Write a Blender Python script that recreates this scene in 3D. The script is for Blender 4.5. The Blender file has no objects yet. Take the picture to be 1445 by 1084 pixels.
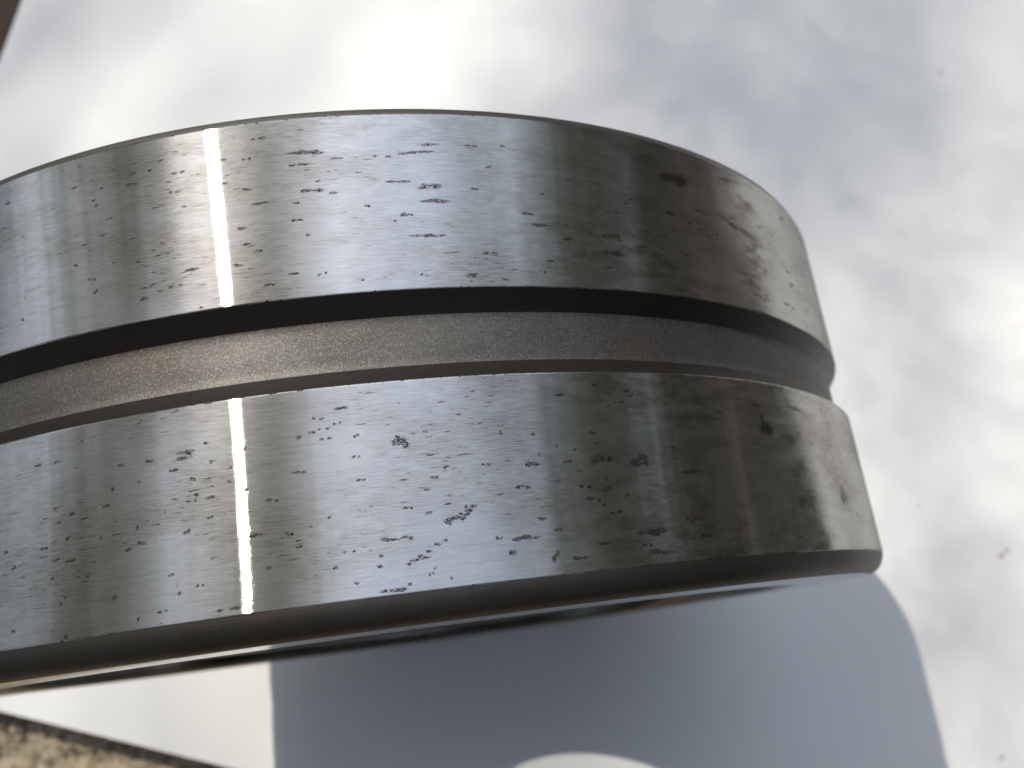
import bpy, bmesh, math, random
import numpy as np
from mathutils import Vector, Matrix
rng = np.random.default_rng(7); random.seed(7)
S = 0.1                      # bearing radius in metres; the bearing is laid out in radii
scn = bpy.context.scene
COL = scn.collection

# ---------------------------------------------------------------- camera, sky, sun, exposure
A = math.radians(14.77)
M = Matrix(((math.cos(A), -math.sin(A), 0), (0, 0, 1), (-math.sin(A), -math.cos(A), 0)))   # bearing frame -> world
cam_d = bpy.data.cameras.new('camera'); cam = bpy.data.objects.new('camera', cam_d); COL.objects.link(cam)
right = Vector((0.98207369, -0.1306374, -0.13588648)); up = Vector((0.1633909, 0.94943706, 0.26809081)); fwd = Vector((-0.09399297, 0.28548754, -0.95376212))
R3 = Matrix((right, up, -fwd)).transposed()
cam.matrix_world = Matrix.Translation(Vector((0.50042074, -0.0281, 2.89803991))*S) @ R3.to_4x4()
cam_d.sensor_width = 36; cam_d.lens = 36*1198.2/1445; cam_d.clip_start = 0.01; cam_d.clip_end = 500
cam_d.dof.use_dof = True; cam_d.dof.focus_distance = 0.101; cam_d.dof.aperture_fstop = 24
scn.camera = cam
SUN = Vector((-0.2487, 0.540, 0.803)).normalized()
world = bpy.data.worlds.new('World'); scn.world = world; world.use_nodes = True
wn = world.node_tree.nodes; wl = world.node_tree.links
sky = wn.new('ShaderNodeTexSky'); sky.sky_type = 'NISHITA'; sky.sun_disc = False
sky.sun_elevation = math.asin(SUN.z); sky.sun_rotation = math.atan2(SUN.x, SUN.y)
sky.air_density = 1.0; sky.dust_density = 1.0; sky.ozone_density = .6
hs = wn.new('ShaderNodeHueSaturation'); hs.inputs['Saturation'].default_value = .52; wl.new(sky.outputs[0], hs.inputs['Color']); wl.new(hs.outputs[0], wn['Background'].inputs[0]); wn['Background'].inputs[1].default_value = 0.15
sun_d = bpy.data.lights.new('sun', 'SUN'); sun_d.energy = 2.0; sun_d.angle = math.radians(0.53); sun_d.color = (1.0, 0.93, 0.82)
sun = bpy.data.objects.new('sun', sun_d); COL.objects.link(sun); sun.rotation_euler = SUN.to_track_quat('Z', 'Y').to_euler()
sun.location = SUN*5
scn.view_settings.view_transform = 'Standard'; scn.view_settings.look = 'None'; scn.view_settings.gamma = 1
scn.view_settings.exposure = 1.2
scn.render.resolution_x = 1024; scn.render.resolution_y = 768
scn.cycles.sample_clamp_indirect = 6; scn.cycles.max_bounces = 8

# ---------------------------------------------------------------- node helpers
def mat(name):
    m = bpy.data.materials.new(name); m.use_nodes = True
    return m, m.node_tree.nodes, m.node_tree.links, m.node_tree.nodes['Principled BSDF']
class NT:
    def __init__(s, m): s.n = m.node_tree.nodes; s.l = m.node_tree.links
    def put(s, sock, v):
        if v is None: return
        if hasattr(v, 'is_output'): s.l.new(v, sock)
        else: sock.default_value = v
    def math(s, op, a, b=None, c=None, clamp=False):
        n = s.n.new('ShaderNodeMath'); n.operation = op; n.use_clamp = clamp
        for i, v in enumerate((a, b, c)): s.put(n.inputs[i], v)
        return n.outputs[0]
    def vec(s, v, scale, off=(0, 0, 0)):
        n = s.n.new('ShaderNodeMapping'); s.l.new(v, n.inputs[0]); n.inputs['Scale'].default_value = scale; n.inputs['Location'].default_value = off
        return n.outputs[0]
    def noise(s, v, scale=1.0, detail=2.0, rough=0.5, dist=0.0):
        n = s.n.new('ShaderNodeTexNoise'); s.put(n.inputs['Vector'], v); n.inputs['Scale'].default_value = scale
        n.inputs['Detail'].default_value = detail; n.inputs['Roughness'].default_value = rough; n.inputs['Distortion'].default_value = dist
        return n.outputs[0]
    def step(s, x, lo, hi, a=0.0, b=1.0):
        n = s.n.new('ShaderNodeMapRange'); n.interpolation_type = 'SMOOTHSTEP'; s.put(n.inputs[0], x)
        n.inputs[1].default_value = lo; n.inputs[2].default_value = hi; n.inputs[3].default_value = a; n.inputs[4].default_value = b
        return n.outputs[0]
    def mix(s, f, a, b, mode='MIX'):
        n = s.n.new('ShaderNodeMix'); n.data_type = 'RGBA'; n.blend_type = mode; s.put(n.inputs[0], f)
        for k, v in ((6, a), (7, b)):
            if hasattr(v, 'is_output'): s.l.new(v, n.inputs[k])
            else: n.inputs[k].default_value = tuple(v)+(1,) if len(v) == 3 else v
        return n.outputs[2]
    def attr(s, name):
        n = s.n.new('ShaderNodeAttribute'); n.attribute_name = name; return n.outputs['Fac']
    def coord(s, k): return s.n.new('ShaderNodeTexCoord').outputs[k]
    def bump(s, h, dist, strength=1.0, nrm=None):
        n = s.n.new('ShaderNodeBump'); s.put(n.inputs['Height'], h); n.inputs['Distance'].default_value = dist; n.inputs['Strength'].default_value = strength
        if nrm is not None: s.l.new(nrm, n.inputs['Normal'])
        return n.outputs[0]
def P(b, **k):
    for a, v in k.items(): b.inputs[a.replace('_', ' ')].default_value = v

# ---------------------------------------------------------------- object helpers
def tag(o, label=None, cat=None, group=None, kind=None):
    for a, v in (('label', label), ('category', cat), ('group', group), ('kind', kind)):
        if v: o[a] = v
    return o
def mesh_obj(name, V, F, m, parent=None, uv=None, smooth=True, attrs=None):
    me = bpy.data.meshes.new(name)
    V = np.asarray(V, dtype=np.float32); F = np.asarray(F, dtype=np.int32); k = F.shape[1]
    me.vertices.add(len(V)); me.vertices.foreach_set('co', V.ravel())
    me.loops.add(F.size); me.loops.foreach_set('vertex_index', F.ravel())
    me.polygons.add(len(F)); me.polygons.foreach_set('loop_start', np.arange(0, F.size, k, dtype=np.int32)); me.polygons.foreach_set('loop_total', np.full(len(F), k, dtype=np.int32))
    me.polygons.foreach_set('use_smooth', np.full(len(F), smooth))
    me.update(calc_edges=True)
    if uv is not None:
        l = me.uv_layers.new(name='surface'); l.data.foreach_set('uv', np.asarray(uv, dtype=np.float32)[F.ravel()].ravel())
    for an, arr in (attrs or {}).items():
        a = me.attributes.new(an, 'FLOAT', 'POINT'); a.data.foreach_set('value', np.asarray(arr, dtype=np.float32))
    me.materials.append(m); o = bpy.data.objects.new(name, me); COL.objects.link(o)
    if parent: o.parent = parent
    return o
def grid_faces(nu, nv, flip=False):      # nu columns (closed round), nv rows
    i = np.arange(nu-1)[:, None]; j = np.arange(nv-1)[None, :]
    a = i*nv+j; b = (i+1)*nv+j
    q = np.stack([a, b, b+1, a+1], -1).reshape(-1, 4)
    return q[:, ::-1] if flip else q
def lathe(name, prof, m, parent, az, attrs=None, closed_uv=True):
    """prof: (radius, z) from bottom to top, walked so that the outside lies to the right; in bearing radii"""
    prof = np.array(prof, float); az = np.asarray(az); nv = len(prof)
    ln = np.concatenate([[0], np.cumsum(np.hypot(*np.diff(prof, axis=0).T))])
    X = prof[None, :, 0]*np.sin(az)[:, None]; Y = -prof[None, :, 0]*np.cos(az)[:, None]; Z = np.broadcast_to(prof[None, :, 1], X.shape)
    V = np.stack([X, Y, Z], -1).reshape(-1, 3)*S
    U = np.stack([np.broadcast_to(az[:, None], X.shape), np.broadcast_to((ln+prof[0, 1])[None, :], X.shape)], -1).reshape(-1, 2)*S
    at = None
    if attrs: at = attrs(np.broadcast_to(az[:, None], X.shape).ravel(), Z.ravel())
    return mesh_obj(name, V, grid_faces(len(az), nv), m, parent, U, True, at)
def azimuths(a0, a1, fine, coarse):      # degrees; fine steps inside a0..a1; closes at +-180
    a = np.concatenate([np.arange(-180, a0, coarse), np.arange(a0, a1, fine), np.arange(a1, 180, coarse), [180]])
    return np.radians(a)

# ---------------------------------------------------------------- steel materials
def steel_outer():
    m, n, l, b = mat('brushed_steel'); t = NT(m); uv = t.coord('UV')
    brush = t.noise(t.vec(uv, (420, 9500, 1)), 1, 3, .6)
    brush2 = t.noise(t.vec(uv, (120, 2600, 1), (3, 7, 0)), 1, 2, .6)
    band = t.noise(t.vec(uv, (900, 9, 1), (1, 5, 0)), 1, 2, .5)               # lengthwise chatter of the grinding
    blot = t.noise(t.vec(uv, (60, 110, 1), (11, 2, 0)), 1, 4, .62)
    rag = t.noise(t.vec(uv, (3000, 10500, 1), (5, 1, 0)), 1, 6, .72, .5)
    rag2 = t.noise(t.vec(uv, (520, 2700, 1), (8, 3, 0)), 1, 3, .6, .2)
    pit = t.attr('pit'); stain = t.attr('stain'); sheen_film = t.attr('sheen_film')
    p1 = t.step(t.math('ADD', t.math('MULTIPLY_ADD', rag, 1.5, -.25), t.math('MULTIPLY', t.math('MULTIPLY', pit, 1.4, clamp=True), .37)), .80, .86)
    p2 = t.math('MULTIPLY', t.step(rag2, .615, .68), t.step(blot, .47, .60))   # loose small flecks
    p2 = t.math('MULTIPLY', p2, .6)
    sz = n.new('ShaderNodeSeparateXYZ'); l.new(t.coord('Object'), sz.inputs[0])
    nick = t.noise(t.vec(uv, (1300, 300, 1), (4, 8, 0)), 1, 5, .7); em = None
    for ze in (.0347, .2792, .3958, .6453):                       # nicked arrises
        e_ = t.math('SUBTRACT', t.math('MULTIPLY', t.step(nick, .50, .80), .00030), t.math('ABSOLUTE', t.math('SUBTRACT', sz.outputs[2], ze*S)))
        e_ = t.step(e_, 0, .00006); em = e_ if em is None else t.math('MAXIMUM', em, e_)
    pm = t.math('MAXIMUM', t.math('MAXIMUM', p1, p2), em, clamp=True)
    red = t.noise(t.vec(uv, (90, 200, 1), (2, 9, 0)), 1, 3, .6)
    pitc = t.mix(t.step(red, .48, .66), (.013, .012, .011), (.038, .021, .015))
    base = t.mix(t.step(blot, .38, .68), (.49, .48, .46), (.33, .31, .27))
    base = t.mix(t.math('MULTIPLY', t.step(brush, .36, .64), .5), base, (.64, .64, .625))
    base = t.mix(t.math('MULTIPLY', t.step(brush2, .5, .72), .35), base, (.36, .355, .34))
    blot2 = t.noise(t.vec(uv, (190, 420, 1), (21, 4, 0)), 1, 4, .7)
    sm = t.math('MULTIPLY', stain, t.step(blot2, .40, .62))
    base = t.mix(t.math('MULTIPLY', sm, .80), base, (.105, .090, .060))
    wisp = t.math('MULTIPLY', t.step(t.noise(t.vec(uv, (700, 700, 1), (9, 9, 0)), 1, 3, .7), .66, .76), .35)
    base = t.mix(wisp, base, (.62, .60, .56))
    col = t.mix(pm, base, pitc)
    tg = n.new('ShaderNodeTangent'); tg.direction_type = 'RADIAL'; tg.axis = 'Z'
    fine = t.noise(t.vec(uv, (45, 8500, 1), (2, 2, 0)), 1, 1, .5); wave = t.noise(t.vec(uv, (160, 4, 1), (6, 2, 0)), 1, 1, .5)
    h = t.math('ADD', t.math('MULTIPLY', fine, .5), t.math('MULTIPLY', t.noise(t.vec(uv, (2600, 9000, 1), (1, 6, 0)), 1, 1, .5), .4))
    h = t.math('ADD', h, t.math('MULTIPLY', wave, .5))
    nb = t.bump(h, .000010, .5)
    def lobe(rough, an, dist):
        g = n.new('ShaderNodeBsdfAnisotropic'); g.distribution = dist; l.new(col, g.inputs['Color']); l.new(nb, g.inputs['Normal']); l.new(tg.outputs[0], g.inputs['Tangent'])
        l.new(t.math('ADD', rough, t.math('ADD', t.math('MULTIPLY', brush2, .008), t.math('ADD', t.math('MULTIPLY', sm, .0), t.math('MULTIPLY', sheen_film, .12)))), g.inputs['Roughness'])
        l.new(t.math('SUBTRACT', an, t.math('ADD', t.math('MULTIPLY', sm, .0), t.math('MULTIPLY', sheen_film, .4)), clamp=True), g.inputs['Anisotropy']); g.inputs['Rotation'].default_value = 0
        return g.outputs[0]
    g1, g2 = lobe(.13, .905, 'BECKMANN'), lobe(t.math('ADD', .100, t.math('MULTIPLY', t.step(brush, .3, .7), .075)), .86, 'BECKMANN')
    mx = n.new('ShaderNodeMixShader'); mx.inputs[0].default_value = .30; l.new(g1, mx.inputs[1]); l.new(g2, mx.inputs[2])
    P(b, Roughness=.6, Metallic=0.0); b.inputs['Specular IOR Level'].default_value = .03; l.new(nb, b.inputs['Normal'])               # pits, oxide, and dull grease with the paper's pale reflection painted in
    l.new(t.mix(sheen_film, t.mix(t.step(pm, .02, .3), t.mix(sm, t.mix(t.step(blot2, .3, .7), (.42, .41, .36), (.28, .27, .22)), (.05, .045, .028)), pitc), t.mix(t.step(blot2, .40, .60), (.27, .265, .25), (.10, .095, .085))), b.inputs['Base Color'])
    m2 = n.new('ShaderNodeMixShader'); l.new(t.math('ADD', t.math('MULTIPLY', pm, .85), t.math('ADD', t.math('ADD', .085, t.math('MULTIPLY', sm, .08)), t.math('MULTIPLY', sheen_film, .30)), clamp=True), m2.inputs[0])
    l.new(mx.outputs[0], m2.inputs[1]); l.new(b.outputs[0], m2.inputs[2])
    l.new(m2.outputs[0], n['Material Output'].inputs[0])
    return m
def dark_steel(name, c1, c2, rough, scale=(500, 5000), grain=.0, metal=.85, rust=.4, bd=.00001):
    m, n, l, b = mat(name); t = NT(m); uv = t.coord('UV')
    g = t.noise(t.vec(uv, (scale[0], scale[1], 1)), 1, 3, .6)
    bl = t.noise(t.vec(uv, (45, 90, 1), (4, 4, 0)), 1, 4, .65)
    c = t.mix(t.step(bl, .35, .65), c1, c2)
    c = t.mix(t.math('MULTIPLY', t.step(bl, .55, .75), rust), c, (.16, .075, .035))
    c = t.mix(t.math('MULTIPLY', g, .5), c, tuple(min(1, x*1.7) for x in c1))
    h = g
    r = t.math('ADD', rough, t.math('MULTIPLY', bl, .12))
    if grain:
        gr = t.noise(t.vec(t.coord('Object'), (4200, 4200, 4200)), 1, 2, .6)
        c = t.mix(t.math('MULTIPLY', t.step(gr, .50, .70), grain), c, (.26, .25, .225))
        c = t.mix(t.math('MULTIPLY', t.step(gr, .50, .30), grain*.8), c, (.03, .028, .024))
        sp = t.noise(t.vec(uv, (420, 900, 1), (6, 2, 0)), 1, 3, .7)
        c = t.mix(t.step(sp, .68, .76), c, (.05, .03, .02))
        h = t.math('ADD', t.math('MULTIPLY', g, .3), gr)
    l.new(c, b.inputs['Base Color']); l.new(r, b.inputs['Roughness']); b.inputs['Metallic'].default_value = metal
    l.new(t.bump(h, bd, .8), b.inputs['Normal'])
    return m
M_OUT = steel_outer()
M_CHAM = dark_steel('blackened_chamfer_steel', (.082, .076, .068), (.052, .047, .041), .45, rust=.3)
M_CHAMT = dark_steel('dark_rim_steel', (.10, .098, .088), (.08, .078, .07), .45)
M_WALL = dark_steel('blackened_groove_wall_steel', (.046, .041, .036), (.030, .026, .023), .42, (60, 9000), rust=.12)
M_GROOVE = dark_steel('grainy_groove_steel', (.096, .092, .085), (.058, .053, .047), .50, (90, 6000), .42, .8, .38, .000025)
M_FACE = dark_steel('ground_face_steel', (.72, .72, .71), (.62, .62, .60), .08, (300, 300), 0, 1.0, .04, .000002)
M_RACE = dark_steel('polished_race_steel', (.16, .155, .145), (.09, .086, .078), .14, (200, 3000), 0, 1.0, .3)
M_CAGE = dark_steel('pressed_cage_steel', (.12, .115, .10), (.09, .085, .075), .4, (300, 300), 0, .9, .3)

# ---------------------------------------------------------------- the bearing
root = bpy.data.objects.new('bearing', None); COL.objects.link(root)
tag(root, 'large pitted steel roller bearing standing on its rim on white paper, grooved round the middle', 'bearing')
root.matrix_world = Matrix.Translation((0, 0, S)) @ M.to_4x4()
root.empty_display_size = .02
W = .657
CL = "-3.93,0.5960,1.27,0.0021;-4.86,0.5781,1.14,0.0013;-3.83,0.5397,0.63,0.0020;-2.49,0.5335,0.50,0.0015;0.93,0.5826,0.26,0.0021;1.90,0.5819,0.39,0.0016;4.08,0.5873,1.19,0.0016;5.31,0.5990,1.35,0.0011;8.24,0.5991,0.39,0.0022;2.65,0.5453,0.77,0.0020;4.95,0.5382,0.79,0.0036;8.01,0.5344,0.49,0.0021;4.87,0.5167,1.31,0.0025;3.06,0.4974,0.56,0.0030;2.10,0.4891,0.20,0.0020;3.91,0.4680,0.72,0.0025;5.45,0.4663,0.52,0.0025;9.51,0.5668,0.28,0.0016;13.71,0.5318,0.30,0.0022;11.97,0.4993,0.64,0.0026;13.00,0.4847,0.65,0.0026;8.75,0.4409,0.65,0.0025;15.18,0.4651,0.55,0.0021;13.30,0.4336,0.41,0.0020;12.59,0.4180,0.23,0.0035;3.75,0.4136,0.20,0.0029;7.17,0.4117,0.65,0.0029;-4.90,0.4287,0.73,0.0019;-3.31,0.4247,0.29,0.0019;-0.42,0.4125,0.44,0.0024;-4.91,0.5000,0.50,0.0015;-3.03,0.5514,0.30,0.0015;-4.68,0.5242,0.50,0.0015;0.19,0.5119,0.30,0.0015;-4.04,0.4788,0.25,0.0019;11.07,0.6008,0.35,0.0022;16.18,0.5553,0.26,0.0022;19.24,0.4732,0.75,0.0055;18.99,0.4515,0.67,0.0054;-15.37,0.6013,0.17,0.0026;-13.15,0.5891,0.59,0.0015;-17.00,0.5861,0.70,0.0015;-19.25,0.5904,0.29,0.0015;-19.83,0.5766,0.30,0.0021;-19.70,0.5679,0.41,0.0020;-21.91,0.6017,0.50,0.0016;-27.89,0.6108,0.51,0.0022;-13.60,0.5632,0.53,0.0015;-12.83,0.5405,0.32,0.0020;-9.96,0.5985,0.47,0.0020;-8.10,0.5935,0.36,0.0026;-7.30,0.6216,0.46,0.0016;-9.98,0.5619,0.41,0.0015;-8.20,0.5511,0.56,0.0020;-6.98,0.5291,0.95,0.0020;-18.59,0.5439,0.29,0.0020;-21.48,0.4906,0.36,0.0025;-19.58,0.4480,0.34,0.0034;-19.99,0.4659,0.35,0.0029;-14.47,0.4948,0.21,0.0015;-15.41,0.4414,0.37,0.0028;-12.27,0.4521,0.89,0.0014;-13.53,0.4342,0.51,0.0019;-15.95,0.4244,0.42,0.0028;-8.53,0.4751,0.55,0.0014;-7.61,0.4642,0.30,0.0024;-8.89,0.4492,0.50,0.0024;-7.04,0.4174,0.39,0.0019;-11.99,0.3997,0.25,0.0018;-8.78,0.4971,0.63,0.0015;-25.69,0.4350,0.46,0.0019;-25.96,0.4643,0.20,0.0025;27.21,0.5895,1.39,0.0121;29.69,0.5452,0.80,0.0032;25.79,0.5259,0.51,0.0054;27.69,0.5205,0.36,0.0049;33.84,0.5389,0.84,0.0061;31.44,0.5101,0.32,0.0038;19.53,0.4759,0.76,0.0066;19.74,0.4474,0.83,0.0054;18.52,0.4496,0.40,0.0054;21.75,0.4662,0.66,0.0028;24.32,0.4665,0.40,0.0034;26.56,0.4634,0.43,0.0047;18.04,0.4648,0.26,0.0032;46.26,0.6117,0.69,0.0072;41.80,0.5583,0.38,0.0047;40.29,0.5481,0.34,0.0045;39.41,0.5580,0.41,0.0045;44.11,0.4751,0.67,0.0062;43.82,0.4986,0.55,0.0047;41.90,0.4290,0.95,0.0043;46.40,0.4408,0.54,0.0048;36.56,0.4220,0.54,0.0078;55.86,0.5765,3.02,0.0010;1.18,0.2053,0.65,0.0063;2.55,0.2150,0.23,0.0021;1.05,0.2518,0.12,0.0017;-1.70,0.1650,0.36,0.0028;3.07,0.1594,0.35,0.0029;2.48,0.1464,0.64,0.0016;3.65,0.1709,0.42,0.0021;4.92,0.1547,0.09,0.0016;6.62,0.1698,0.44,0.0013;7.73,0.2062,0.22,0.0022;9.98,0.2020,0.36,0.0013;9.37,0.1653,0.61,0.0051;8.65,0.1391,0.59,0.0037;0.94,0.1281,0.41,0.0016;2.31,0.1191,0.32,0.0020;3.48,0.1064,0.30,0.0036;3.92,0.1088,0.32,0.0032;4.41,0.1128,0.32,0.0032;4.87,0.1185,0.26,0.0036;5.27,0.1219,0.21,0.0016;-0.40,0.0965,0.53,0.0027;0.67,0.0943,0.40,0.0031;0.74,0.0652,0.27,0.0023;1.12,0.0691,0.31,0.0023;1.78,0.0748,0.36,0.0027;2.48,0.0852,0.36,0.0020;3.09,0.0872,0.32,0.0016;-0.94,0.0781,0.35,0.0019;-0.99,0.0673,0.44,0.0019;-2.90,0.0869,0.40,0.0019;-3.76,0.0718,0.20,0.0019;-2.66,0.0518,0.26,0.0019;-0.25,0.0396,0.83,0.0026;0.75,0.0443,0.18,0.0023;3.37,0.0450,0.20,0.0019;2.45,0.0570,0.18,0.0023;2.06,0.0524,0.20,0.0019;-5.46,0.1819,0.54,0.0012;-6.63,0.1156,0.27,0.0012;-3.94,0.1269,0.20,0.0016;-6.01,0.0993,0.18,0.0015;-4.37,0.2430,0.37,0.0021;-2.87,0.2348,0.46,0.0013;-2.84,0.2527,0.56,0.0034;-4.05,0.2296,0.46,0.0021;-3.81,0.2181,0.37,0.0025;-2.02,0.2171,0.32,0.0017;-2.03,0.1928,0.27,0.0016;-4.70,0.2276,0.23,0.0017;-5.82,0.2233,0.32,0.0021;6.85,0.0826,0.28,0.0032;7.79,0.0794,0.48,0.0048;9.22,0.0810,0.89,0.0040;10.27,0.0524,0.35,0.0072;7.77,0.0657,0.43,0.0040;10.93,0.0865,0.35,0.0025;9.84,0.1006,0.55,0.0016;10.44,0.1770,0.26,0.0013;11.73,0.1862,0.13,0.0017;-20.61,0.2594,0.17,0.0017;-22.50,0.2413,0.26,0.0039;-24.20,0.2416,0.36,0.0022;-21.02,0.2290,0.14,0.0021;-17.41,0.2224,0.72,0.0017;-16.03,0.2210,0.55,0.0013;-16.34,0.1986,0.20,0.0012;-18.33,0.1951,0.31,0.0012;-18.64,0.1779,0.36,0.0033;-21.19,0.1753,0.44,0.0021;-22.81,0.1857,0.14,0.0013;-21.65,0.1480,0.36,0.0049;-19.09,0.1419,0.16,0.0024;-16.51,0.1462,0.22,0.0024;-16.17,0.1287,0.37,0.0020;-17.36,0.1254,0.40,0.0032;-23.53,0.1418,0.29,0.0016;-22.60,0.1248,0.36,0.0020;-21.29,0.1229,0.48,0.0012;-26.09,0.1267,0.37,0.0033;-19.95,0.1005,0.21,0.0035;-22.63,0.1057,0.25,0.0020;-21.83,0.0825,0.16,0.0031;-22.04,0.0752,0.16,0.0031;-18.05,0.0726,0.30,0.0023;-14.18,0.0870,0.23,0.0015;-13.96,0.0757,0.09,0.0015;-13.78,0.0669,0.28,0.0011;-14.83,0.0505,0.28,0.0019;-16.63,0.0464,0.22,0.0019;-14.84,0.0370,0.21,0.0015;-12.39,0.0727,0.21,0.0019;-10.62,0.0429,0.80,0.0030;-11.56,0.0999,0.09,0.0015;-7.81,0.0810,0.27,0.0019;-8.51,0.1176,0.54,0.0027;-13.00,0.1340,0.37,0.0047;-11.62,0.1449,0.19,0.0016;-7.50,0.1557,0.36,0.0024;-12.56,0.1746,0.24,0.0032;-12.81,0.1679,0.38,0.0032;-10.93,0.1680,0.79,0.0012;-9.07,0.1707,0.46,0.0010;-12.63,0.1927,0.52,0.0029;-13.92,0.2043,0.53,0.0021;-12.40,0.2235,1.07,0.0033;-12.74,0.2178,0.96,0.0033;-11.23,0.2088,0.28,0.0016;-11.62,0.2315,0.33,0.0021;-9.32,0.2190,0.42,0.0029;-10.07,0.1977,0.12,0.0016;-25.77,0.0543,0.27,0.0016;-21.56,0.0388,0.26,0.0015;-26.45,0.1448,0.43,0.0033;15.18,0.2624,0.32,0.0014;12.75,0.2502,0.61,0.0027;16.12,0.2352,0.18,0.0028;17.56,0.2406,0.37,0.0019;14.32,0.2003,0.45,0.0031;13.07,0.1798,0.24,0.0018;14.74,0.1865,0.14,0.0022;12.24,0.1665,0.32,0.0017;14.92,0.1658,0.85,0.0071;17.91,0.1611,0.79,0.0099;14.97,0.1437,0.28,0.0039;13.33,0.1341,0.38,0.0051;13.89,0.1197,0.54,0.0038;16.31,0.1205,0.34,0.0035;14.98,0.1288,0.28,0.0034;15.46,0.1006,0.67,0.0017;14.44,0.1096,0.27,0.0025;10.99,0.0873,0.35,0.0025;13.92,0.0646,0.86,0.0025;18.53,0.0738,0.91,0.0060;18.70,0.0486,0.91,0.0042;16.87,0.0732,0.34,0.0034;12.09,0.0510,0.56,0.0036;17.52,0.0595,0.47,0.0025;22.89,0.1460,1.42,0.0023;21.89,0.0871,0.67,0.0053;22.64,0.0640,0.48,0.0040;32.21,0.2140,0.72,0.0161;41.57,0.1701,0.88,0.0237;43.93,0.1165,0.82,0.0176;1.87,0.3342,0.29,0.0045;3.36,0.3214,0.19,0.0036;10.17,0.3265,0.27,0.0033;8.28,0.3208,0.26,0.0028;10.61,0.3151,0.81,0.0023;3.67,0.1069,0.41,0.0048;4.12,0.1109,0.42,0.0044;4.62,0.1157,0.35,0.0048;5.02,0.1199,0.28,0.0036;3.87,0.1081,0.37,0.0040;4.36,0.1129,0.37,0.0040;1.19,0.2078,0.60,0.0059;1.25,0.2010,0.42,0.0042;0.94,0.2049,0.37,0.0042;4.94,0.5372,0.84,0.0046;4.92,0.5157,1.26,0.0036;4.07,0.5863,1.19,0.0026;-3.94,0.5939,1.22,0.0036;3.06,0.4974,0.61,0.0040;2.64,0.5442,0.83,0.0031;11.97,0.4993,0.69,0.0037;13.00,0.4847,0.71,0.0037;0.13,0.0946,0.89,0.0031;-0.25,0.0396,0.79,0.0030;1.76,0.0709,0.67,0.0027;4.12,0.4679,1.03,0.0030;-3.63,0.5383,0.75,0.0030"
CL = np.array([[float(v) for v in s.split(',')] for s in CL.split(';')])
def fbm1(x, seed):
    r = np.random.default_rng(seed); y = np.zeros_like(x)
    for k in range(5):
        f = 6*2**k; tab = r.standard_normal(400); xi = x*f; i = np.floor(xi).astype(int); w = xi-i; w = w*w*(3-2*w)
        y += (tab[i % 400]*(1-w)+tab[(i+1) % 400]*w)/2**k
    return y
def wear(az, z):
    a = np.degrees(az); pit = np.zeros(len(a)); stain = np.zeros(len(a))
    order = np.argsort(a, kind='stable'); sa = a[order]
    jr = np.random.default_rng(5)
    def dab(ca, cz, hw, hv, k, arr):
        lo, hi = np.searchsorted(sa, [ca-hw*2.6, ca+hw*2.6]); idx = order[lo:hi]
        w = np.exp(-(((a[idx]-ca)/hw)**2+((z[idx]-cz)/hv)**2)*.9)*k; arr[idx] = np.maximum(arr[idx], w)
    for ca, cz, hw, hv in CL:
        hv = max(hv, .0018); hw = max(hw, .11)
        if 38 < ca < 47 and hv > .02: dab(ca, cz, hw, hv, .35, stain); continue
        n = int(np.clip(2+hw*2.2*(hv/.004), 2, 14)); tilt = jr.uniform(-.25, .25)
        for k in range(n):                                   # each pit is a ragged chain of small ones
            q = jr.uniform(-1, 1); o_ = jr.normal()*.5
            dab(ca+q*hw*.85, cz+(q*tilt+o_*.6)*hv, hw*jr.uniform(.32, .75), max(hv*jr.uniform(.35, .8), .0021), jr.uniform(.85, 1.1), pit)
        if hv > .011 and hw > .4: dab(ca, cz, hw*1.2, hv*1.2, 1, stain); dab(ca, cz, hw, hv, .5, pit)
    edge = 36.0+1.3*fbm1(z*6, 3)
    sheen_film = .75/(1+np.exp(-(a-edge)*1.6))*(a < 75)  # pale reflection of the paper painted in together with the greasy smear
    st2 = np.exp(-((a-22)/11)**2)*.55                       # darker olive tone round the right shoulder
    stain = np.maximum(stain, st2*(.6+.4*np.tanh(fbm1(z*4+a*.02, 5))))
    st3 = np.exp(-((a-36.2+1.1*fbm1(z*7, 9))/1.6)**2)*.95; stain = np.maximum(stain, st3*(z > 0)*(.7+.3*np.tanh(fbm1(z*11+a*.1, 12))))
    return {'pit': pit, 'stain': stain, 'sheen_film': sheen_film}
AZ = azimuths(-34, 52, .085, 1.5)
AZC = azimuths(-60, 80, .5, 2)
outer_face = [(.8, 0), (.963, 0), (.972, .001)]
ring = lathe('outer_ring', [(.832, 0), (.955, 0), (.968, .0008)], M_FACE, root, AZC)
lathe('raceway', [(.985, W), (.83, W), (.812, W-.012), (.812, W-.06), (.86, W*.5), (.812, .055), (.812, .012), (.822, .002), (.832, 0)], M_RACE, ring, AZC)
def band(name, z0, z1, n):
    zz = np.linspace(z0, z1, n)
    prof = [(.9992, z0-.0008)]+[(1.0, z) for z in zz]+[(.9992, z1+.0008)]
    return lathe(name, prof, M_OUT, ring, AZ, wear)
b1 = band('ground_band', .0347, .2792, 150); b2 = band('ground_band', .3958, .6453, 150)
cb = [(.968, .0008), (.9745, .0012), (.9812, .0038), (.9868, .0080), (.9915, .0135), (.9955, .0205), (.9982, .0275), (.9992, .0339)]
lathe('chamfer', cb, M_CHAM, ring, AZC)
lathe('chamfer', [(.9992, .6461), (.9965, .6550), (.9945, W), (.985, W+.0002)], M_CHAMT, ring, AZC)
gv = lathe('lubrication_groove', [(.9805, .3035)]+[(.9795, z) for z in np.linspace(.3065, .3655, 8)]+[(.9805, .3685)], M_GROOVE, ring, AZC)
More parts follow.
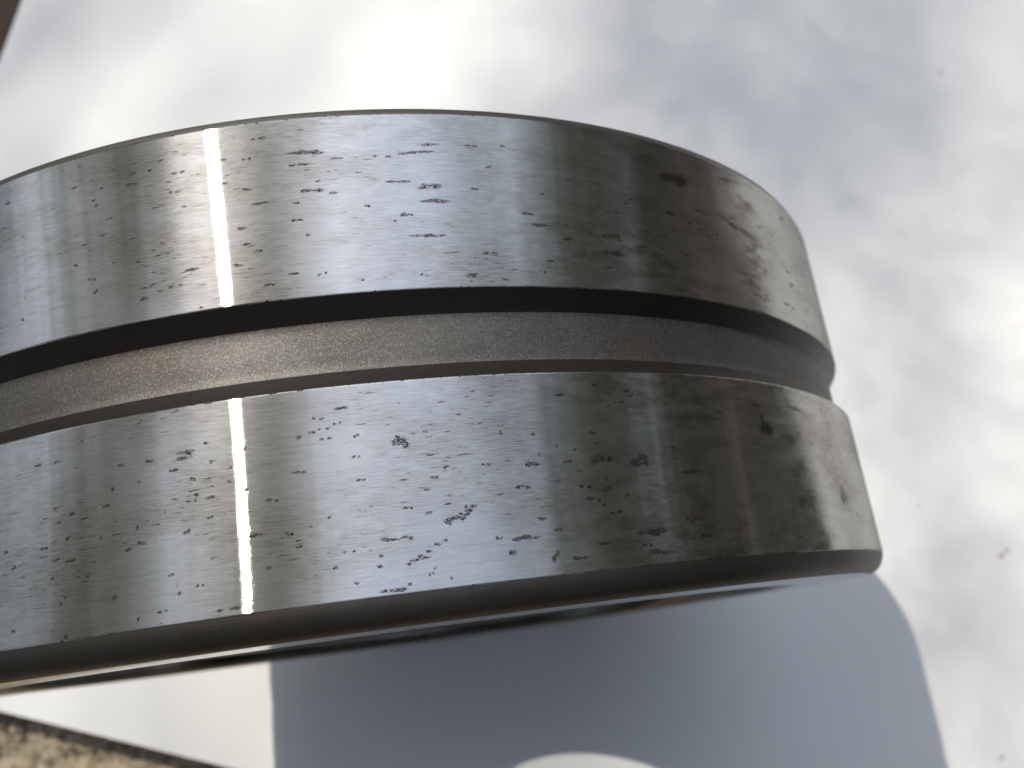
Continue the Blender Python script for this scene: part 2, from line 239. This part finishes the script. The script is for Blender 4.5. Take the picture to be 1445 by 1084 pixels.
lathe('groove_wall', [(.9992, .2800), (.9895, .2915), (.9805, .3035)], M_WALL, gv, AZC)
lathe('groove_wall', [(.9805, .3685), (.9895, .3815), (.9992, .3950)], M_WALL, gv, AZC)
inner = lathe('inner_ring', [(.362, .15), (.362, .04), (.374, .028), (.60, .028), (.612, .04), (.60, .10), (.59, .14), (.57, .15), (.362, .15)], M_CAGE, root, AZC)
lathe('cage', [(.613, .034), (.811, .034), (.811, .046), (.613, .046), (.613, .034)], M_CAGE, root, AZC)  # solid plate, shaped to stop sun leaking through between ring and rollers
# two rows of barrel rollers; every roller is a part
def roller_mesh():
    pr = [(0, -.5), (.60, -.5), (.82, -.47), (.93, -.38), (1.0, 0), (.93, .38), (.82, .47), (.60, .5), (0, .5)]
    n = 20; V = []; F = []
    for j, (r, z) in enumerate(pr):
        for i in range(n): V.append((max(r, .001)*.096*math.cos(2*math.pi*i/n)*S, max(r, .001)*.096*math.sin(2*math.pi*i/n)*S, z*.23*S))
    for j in range(len(pr)-1):
        for i in range(n): F.append((j*n+i, j*n+(i+1) % n, (j+1)*n+(i+1) % n, (j+1)*n+i))
    return V, F
V, F = roller_mesh(); r0 = mesh_obj('roller', V, F, M_RACE, root)
for row, zc in enumerate((.175, W-.175)):
    for k in range(22):
        o = r0 if (row == 0 and k == 0) else r0.copy()
        if o is not r0: COL.objects.link(o); o.parent = root
        a = 2*math.pi*(k+.5*row)/22; o.location = (.712*S*math.sin(a), -.712*S*math.cos(a), zc*S)

# ---------------------------------------------------------------- paper, ground
def paper_mat():
    m, n, l, b = mat('white_paper'); t = NT(m); o = t.coord('Object')
    f = t.noise(o, 26, 4, .6); g = t.noise(o, 900, 3, .6)
    c = t.mix(f, (.80, .80, .79), (.74, .74, .735))
    c = t.mix(t.step(t.noise(t.vec(o, (70, 70, 70), (3, 1, 0)), 1, 3, .7), .66, .8, 0, .25), c, (.60, .58, .54))
    ge = n.new('ShaderNodeSeparateXYZ'); l.new(o, ge.inputs[0])
    def spot(x, y, r, col, k, ring_=0.0, ang=0.0, asp=1.0):
        dx = t.math('SUBTRACT', ge.outputs[0], x); dy = t.math('SUBTRACT', ge.outputs[1], y)
        u = t.math('ADD', t.math('MULTIPLY', dx, math.cos(ang)), t.math('MULTIPLY', dy, math.sin(ang)))
        v = t.math('MULTIPLY', t.math('SUBTRACT', t.math('MULTIPLY', dy, math.cos(ang)), t.math('MULTIPLY', dx, math.sin(ang))), asp)
        d = t.math('SQRT', t.math('ADD', t.math('MULTIPLY', u, u), t.math('MULTIPLY', v, v)))
        if ring_: mk = t.math('MULTIPLY', t.step(t.math('ABSOLUTE', t.math('SUBTRACT', d, r)), ring_, ring_*.3), k)
        else: mk = t.step(d, r, r*.4, 0, k)
        return mk, col
    for args in ((.1947, .1751, .0009, (.35, .35, .35), .5, .0005), (.1674, .0020, .0014, (.38, .20, .14), .75, 0, .5, 1.5), (.1694, .0034, .0011, (.34, .20, .13), .7, 0, .7, 1.3),
                 (.1512, -.0553, .0013, (.35, .30, .26), .5), (.147, .021, .0011, (.4, .38, .36), .3), (.172, .105, .001, (.4, .38, .36), .3)):
        mk, col = spot(*args); c = t.mix(mk, c, col)
    l.new(c, b.inputs['Base Color']); P(b, Roughness=.55); b.inputs['Specular IOR Level'].default_value = .3
    l.new(t.bump(t.math('ADD', t.math('MULTIPLY', g, .05), t.noise(t.vec(o, (30, 30, 30), (5, 2, 0)), 1, 3, .5)), .0006, .7), b.inputs['Normal'])
    return m
def sheet():
    # corner below left, lower edge runs to the right and towards the viewer, left edge away
    c0 = np.array([-.2655, .0275]); e1 = np.array([.85, -.282]); e1 /= np.linalg.norm(e1); e2 = np.array([-e1[1], e1[0]])
    L1, L2 = .60, .52; nu, nv = 120, 96; V = []
    r = np.random.default_rng(4); ph = r.uniform(0, 6, 6)
    for i in range(nu):
        for j in range(nv):
            s, q = L1*i/(nu-1), L2*j/(nv-1); p = c0+e1*s+e2*q
            z = .0006*math.sin(s*19+ph[0]+q*7)*math.sin(q*15+ph[1])+.0003*math.sin(s*41+ph[2])*math.sin(q*33+ph[3])
            d = math.hypot(p[0], p[1]-.03); z *= min(1, max(0, (d-.03)/.15)); z -= .0001
            z += -.0000
            V.append((p[0], p[1], z))
    F = grid_faces(nu, nv)
    return V, F
V, F = sheet(); pap = mesh_obj('paper_sheet', V, F, paper_mat())
mdf = pap.modifiers.new('thickness', 'SOLIDIFY'); mdf.thickness = .0004; mdf.offset = -1
pap.modifiers.new('sharp_rim', 'EDGE_SPLIT').split_angle = .6
tag(pap, 'large sheet of white paper lying under the bearing', 'paper')
def ground_mat():
    m, n, l, b = mat('crumbly_dry_ground'); t = NT(m); o = t.coord('Object')
    a = t.noise(o, 60, 6, .7); c = t.noise(o, 260, 4, .7); big = t.noise(t.vec(o, (.5, .5, .5)), 1, 4, .6)
    k = t.mix(t.step(a, .36, .62), (.20, .16, .105), (.58, .49, .34))
    k = t.mix(t.step(c, .55, .7), k, (.66, .57, .45)); k = t.mix(t.step(c, .45, .32, 0, .8), k, (.06, .045, .03))
    sep = n.new('ShaderNodeSeparateXYZ'); l.new(o, sep.inputs[0])
    d = n.new('ShaderNodeVectorMath'); d.operation = 'LENGTH'; l.new(o, d.inputs[0])
    grass = t.mix(big, (.018, .028, .012), (.035, .045, .02))
    fx = t.math('ADD', sep.outputs[0], t.math('MULTIPLY', t.noise(o, 8, 4, .6), .2))
    k = t.mix(t.step(fx, .22, .34), k, grass)                     # turf right of the paper, bare earth left of it
    k = t.mix(t.step(t.math('ADD', d.outputs['Value'], t.math('MULTIPLY', big, .6)), .9, 1.5), k, grass)
    k = t.mix(t.step(sep.outputs[1], .12, .18), k, (.045, .028, .020))    # darker brown ground beyond the far left of the paper
    l.new(k, b.inputs['Base Color']); P(b, Roughness=.9)
    l.new(t.bump(t.math('ADD', a, t.math('MULTIPLY', c, .4)), .006, .9), b.inputs['Normal'])
    return m
GM = ground_mat()
r = np.random.default_rng(11)
g1 = np.concatenate([-np.geomspace(200, .5, 26), np.linspace(-.45, .75, 200), np.geomspace(.8, 200, 26)])
gx, gy = np.meshgrid(g1, g1, indexing='ij')
def vn(x, y, f, seed):
    rr = np.random.default_rng(seed); T = rr.uniform(-1, 1, (64, 64)); X = x*f; Y = y*f
    i = np.floor(X).astype(int); j = np.floor(Y).astype(int); u = X-i; v = Y-j; u = u*u*(3-2*u); v = v*v*(3-2*v)
    g = lambda a, b_: T[a % 64, b_ % 64]
    return (g(i, j)*(1-u)+g(i+1, j)*u)*(1-v)+(g(i, j+1)*(1-u)+g(i+1, j+1)*u)*v
near = np.exp(-(np.hypot(gx, gy)/.9)**4)
gz = -.0150+near*(.0018*vn(gx, gy, 22, 1)+.0014*vn(gx, gy, 55, 2)+.0010*vn(gx, gy, 120, 3))
gz = np.where(near < .01, -.0150, gz)
gr = mesh_obj('ground', np.stack([gx, gy, gz], -1).reshape(-1, 3), grid_faces(len(g1), len(g1)), GM); tag(gr, kind='structure')
# grit and crumbs of bark on the ground by the paper's edges: one countless mass
V = []; F = []; G = []
def grit(cx, cy, rad, n, s0, s1):
    for _ in range(n):
        x, y = cx+random.uniform(-rad, rad), cy+random.uniform(-rad, rad)
        s = random.uniform(s0, s1)*random.uniform(.5, 1); k = len(V)
        for q in ((1, 0, 0), (-1, 0, 0), (0, 1, 0), (0, -1, 0), (0, 0, 1), (0, 0, -1)):
            w = Vector(q)*s; w = Vector((w.x*random.uniform(.6, 1.5), w.y*random.uniform(.6, 1.5), w.z*random.uniform(.4, .8)))
            a = random.uniform(0, .8); V.append((x+w.x*math.cos(a)-w.y*math.sin(a), y+w.x*math.sin(a)+w.y*math.cos(a), -.0140+w.z*.8))
        F.extend([(k, k+2, k+4), (k+2, k+1, k+4), (k+1, k+3, k+4), (k+3, k, k+4), (k+2, k, k+5), (k+1, k+2, k+5), (k+3, k+1, k+5), (k, k+3, k+5)])
        G.extend([random.random()]*6)
grit(-.15, -.035, .09, 900, .0008, .0028); 
m, n, l, b = mat('bark_crumbs'); t = NT(m)
l.new(t.mix(t.attr('tone'), (.10, .07, .045), (.50, .42, .30)), b.inputs['Base Color']); P(b, Roughness=.85)
o = mesh_obj('grit', V, F, m, None, None, False, {'tone': G}); tag(o, 'loose tan grit and bark crumbs on the ground beyond the paper edge', kind='stuff')

# ---------------------------------------------------------------- trees around: they shade the paper and show in the steel
def leaf_mat(name, c):
    m, n, l, b = mat(name); t = NT(m)
    l.new(t.mix(t.attr('tone'), tuple(x*.6 for x in c), tuple(x*1.35 for x in c)), b.inputs['Base Color']); P(b, Roughness=.55)
    tr = n.new('ShaderNodeBsdfTranslucent'); tr.inputs[0].default_value = (c[0]*1.6, c[1]*1.6, c[2]*.9, 1)
    mx = n.new('ShaderNodeMixShader'); mx.inputs[0].default_value = .3; l.new(b.outputs[0], mx.inputs[1]); l.new(tr.outputs[0], mx.inputs[2]); l.new(mx.outputs[0], n['Material Output'].inputs[0])
    return m
bark, n_, l_, b_ = mat('tree_bark'); t = NT(bark); l_.new(t.mix(t.noise(t.vec(t.coord('Object'), (9, 9, 2)), 1, 5, .7), (.05, .04, .03), (.16, .125, .09)), b_.inputs['Base Color']); P(b_, Roughness=.9)
def tube(V, F, pts, rads, n=8):
    k = len(V)
    for i, (p, r_) in enumerate(zip(pts, rads)):
        d = (pts[min(i+1, len(pts)-1)]-pts[max(i-1, 0)]).normalized(); u = d.orthogonal().normalized(); v = d.cross(u)
        for j in range(n): V.append(tuple(p+(u*math.cos(2*math.pi*j/n)+v*math.sin(2*math.pi*j/n))*r_))
    for i in range(len(pts)-1):
        for j in range(n): F.append((k+i*n+j, k+i*n+(j+1) % n, k+(i+1)*n+(j+1) % n, k+(i+1)*n+j))
def tree(base, clumps, leaf, nleaf, m, label, group=None, trunk=.16, extra=()):
    """clumps: (centre, radii); a limb reaches each of them"""
    rt = bpy.data.objects.new('tree', None); COL.objects.link(rt); rt.location = base; tag(rt, label, 'tree', group)
    base = Vector(base); cs = [Vector(c)-base for c, _ in clumps]; mid = sum(cs, Vector())/len(cs); fork = Vector((mid.x*.25, mid.y*.25, min(c.z for c in cs)*.7))
    V = []; F = []
    tube(V, F, [Vector((0, 0, -.1)), fork*.5+Vector((.05, 0, 0)), fork, mid], [trunk*1.3, trunk, trunk*.8, trunk*.25])
    for c in cs:
        q = fork.lerp(mid, random.uniform(.0, .5)); w = q.lerp(c, .5)+Vector((0, 0, .12)); tube(V, F, [q, w, c], [trunk*.35, trunk*.2, trunk*.05], 6)
    for c_, r_, _, _ in extra:          # limbs out to the leaf clumps added for shade
        c = Vector(c_)-base; q = cs[len(cs)//2] if c.z > 3 else Vector((c.x-1.9, c.y+.5, c.z+.9)); w = q.lerp(c, .5)+Vector((0, 0, .25))
        tube(V, F, [mid, q, w, c], [trunk*.3, trunk*.16, trunk*.07, trunk*.015], 6)
    mesh_obj('trunk', V, F, bark, rt)
    tot = sum(r_[0]*r_[1]*r_[2] for _, r_ in clumps); VV = []; TT = []
    g = np.random.default_rng(len(clumps)*31+nleaf)
    todo = [(cl, r_, max(20, int(nleaf*r_[0]*r_[1]*r_[2]/tot)), leaf) for (c, r_), cl in zip(clumps, cs)]+[(Vector(c)-base, r_, k, lf) for c, r_, k, lf in extra]
    for cl, r_, k, leaf in todo:
        nsub = max(6, k//60) if leaf > .052 else k
        sc = g.standard_normal((nsub, 3)); sc *= (g.uniform(.35, 1, (nsub, 1))/np.linalg.norm(sc, axis=1, keepdims=True))
        p = sc[g.integers(0, nsub, k)]+g.standard_normal((k, 3))*(.17 if leaf > .02 else .07)
        p = p*np.array(r_)+np.array(cl)
        u = g.standard_normal((k, 3)); u /= np.linalg.norm(u, axis=1, keepdims=True); v = np.cross(u, g.standard_normal((k, 3))); v /= np.linalg.norm(v, axis=1, keepdims=True)
        s = leaf*g.uniform(.7, 1.3, (k, 1))
        VV.append(np.stack([p-u*s, p+v*s*.45, p+u*s, p-v*s*.45], 1).reshape(-1, 3)); TT.append(np.repeat(g.uniform(0, 1, k), 4))
    VV = np.concatenate(VV); mesh_obj('crown', VV, np.arange(len(VV)).reshape(-1, 4), m, rt, None, False, {'tone': np.concatenate(TT)})
    return rt
LG = leaf_mat('dark_green_leaves', (.032, .050, .020)); LB = leaf_mat('olive_green_leaves', (.16, .16, .10))
def sky_cover(xr, yr, zr, n, k, lf, hole=1.1):  # leaf clumps added out of view to dim the sky
    """unseen leaf clumps spread overhead to cover bright sky, kept clear of the gap the sun comes through"""
    out = []
    while len(out) < n:
        p = (random.uniform(*xr), random.uniform(*yr), random.uniform(*zr))
        if math.hypot(p[0]+.3097*p[2], p[1]-.6725*p[2]) < hole: continue
        out.append((p, (.9, .9, .35), k, lf))
    return out
def around(bear, dist, wide, h0, h1, n, nleaf, leaf, m, label, group=None, depth=1.3, extra=()):
    """a tree standing at compass bearing bear (degrees from +Y towards +X)"""
    a = math.radians(bear); c = Vector((math.sin(a), math.cos(a), 0)); s = Vector((math.cos(a), -math.sin(a), 0)); cl = []
    for k in range(n):
        q = (k+.5)/n; p = c*(dist+random.uniform(-depth, depth))+s*random.uniform(-wide, wide)
        cl.append(((p.x, p.y, h0+(h1-h0)*q+random.uniform(-.3, .3)), (1.25, 1.25, 1.0)))
    return tree((c.x*dist, c.y*dist, -.01), cl, leaf, nleaf, m, label, group, extra=extra)
GT = 'trees standing round the paper, outside the picture'
around(78, 6.0, 3.6, .1, 4.4, 28, 78200, .05, LG, 'dense dark green tree nearest the right edge of the paper', GT, extra=sky_cover((3.9, 6.5), (-4, 5), (5, 6), 20, 1500, .042))
around(118, 6.2, 3.4, .1, 4.4, 28, 73600, .05, LG, 'dark green tree right of and below the grooved steel', GT)
around(35, 7.5, 3.6, .1, 2.3, 22, 55200, .05, LG, 'dark green tree beyond the upper right of the paper', GT)
around(0, 8.5, 3.6, .2, 2.0, 16, 36800, .05, LB, 'olive tree straight beyond the paper', GT)
shade_clumps = [((-2.1, 4.9, 7.3), (1.7, 1.7, .6), 3400, .030), ((.138-.805, .205+1.748, 2.6), (.125, .13, .05), 3300, .0047), ((.200-.745, .01+1.61, 2.4), (.12, .11, .05), 900, .0047), ((-3.35, 4.0, 6.0), (.8, .9, .35), 1500, .04), ((-3.2, 2.9, 5.6), (.8, .8, .35), 1500, .04)]  # unseen clumps added near the sun's path to shade paper and sky
around(-38, 6.5, 3.2, .6, 4.0, 16, 46000, .05, LB, 'olive tree beyond the upper left corner of the paper with leaf clumps added to shade the paper and sky', GT, extra=shade_clumps)
around(-85, 5.0, 3.4, .7, 6.6, 24, 24000, .05, LB, 'tall olive green tree left of the paper', GT, extra=sky_cover((-6.5, -1.9), (-5, 5.5), (5, 6.2), 20, 1500, .042)+sky_cover((-4.2, -.9), (-5, 6.5), (5, 6.4), 24, 1800, .042)+sky_cover((-1.4, .3), (-4, 6), (6, 7), 10, 1000, .04)+sky_cover((-2.0, .2), (-4, 8), (5.4, 6.6), 24, 1500, .038, 1.25))
around(-130, 4.6, 3.2, .2, 6.4, 24, 36000, .05, LB, 'tall olive green tree below the left corner of the paper', GT)
around(178, 4.0, 3.2, .1, 6.0, 26, 55200, .05, LG, 'tall dark tree added in place of the viewer, blocking the sky behind', GT, extra=sky_cover((-3, 4), (-4.8, -1.9), (4.4, 6), 9, 1800, .042))  # stands in for the viewer's body, added to block sky light

# tall clipped hedge, added out of view to block the bright horizon sky
ha = np.radians(np.arange(0, 360.1, 1.0)); pr = [(13.0, -.02), (12.8, 1.0), (12.9, 2.4), (13.3, 3.1), (14.1, 3.2), (14.8, 2.6), (15.0, 1.0), (14.8, -.02)]
hv = []; hr = np.random.default_rng(8)
for i, a in enumerate(ha[:-1]):
    for r_, z_ in pr: d_ = hr.uniform(-.18, .18); hv.append(((r_+d_)*math.sin(a), (r_+d_)*math.cos(a), z_+(hr.uniform(-.25, .3) if z_ > 2 else 0)))
hv += hv[:len(pr)]
m, n, l, b = mat('dark_screen_foliage'); t = NT(m); q = t.noise(t.coord('Object'), 6, 6, .75)
l.new(t.mix(t.step(q, .4, .62), (.010, .016, .008), (.045, .062, .028)), b.inputs['Base Color']); P(b, Roughness=.8); l.new(t.bump(q, .12, 1.0), b.inputs['Normal'])
tag(mesh_obj('hedge_screen', hv, grid_faces(len(ha), len(pr))[:, ::-1], m), 'tall dark clipped hedge added to block the bright horizon, outside the picture', 'hedge_screen')
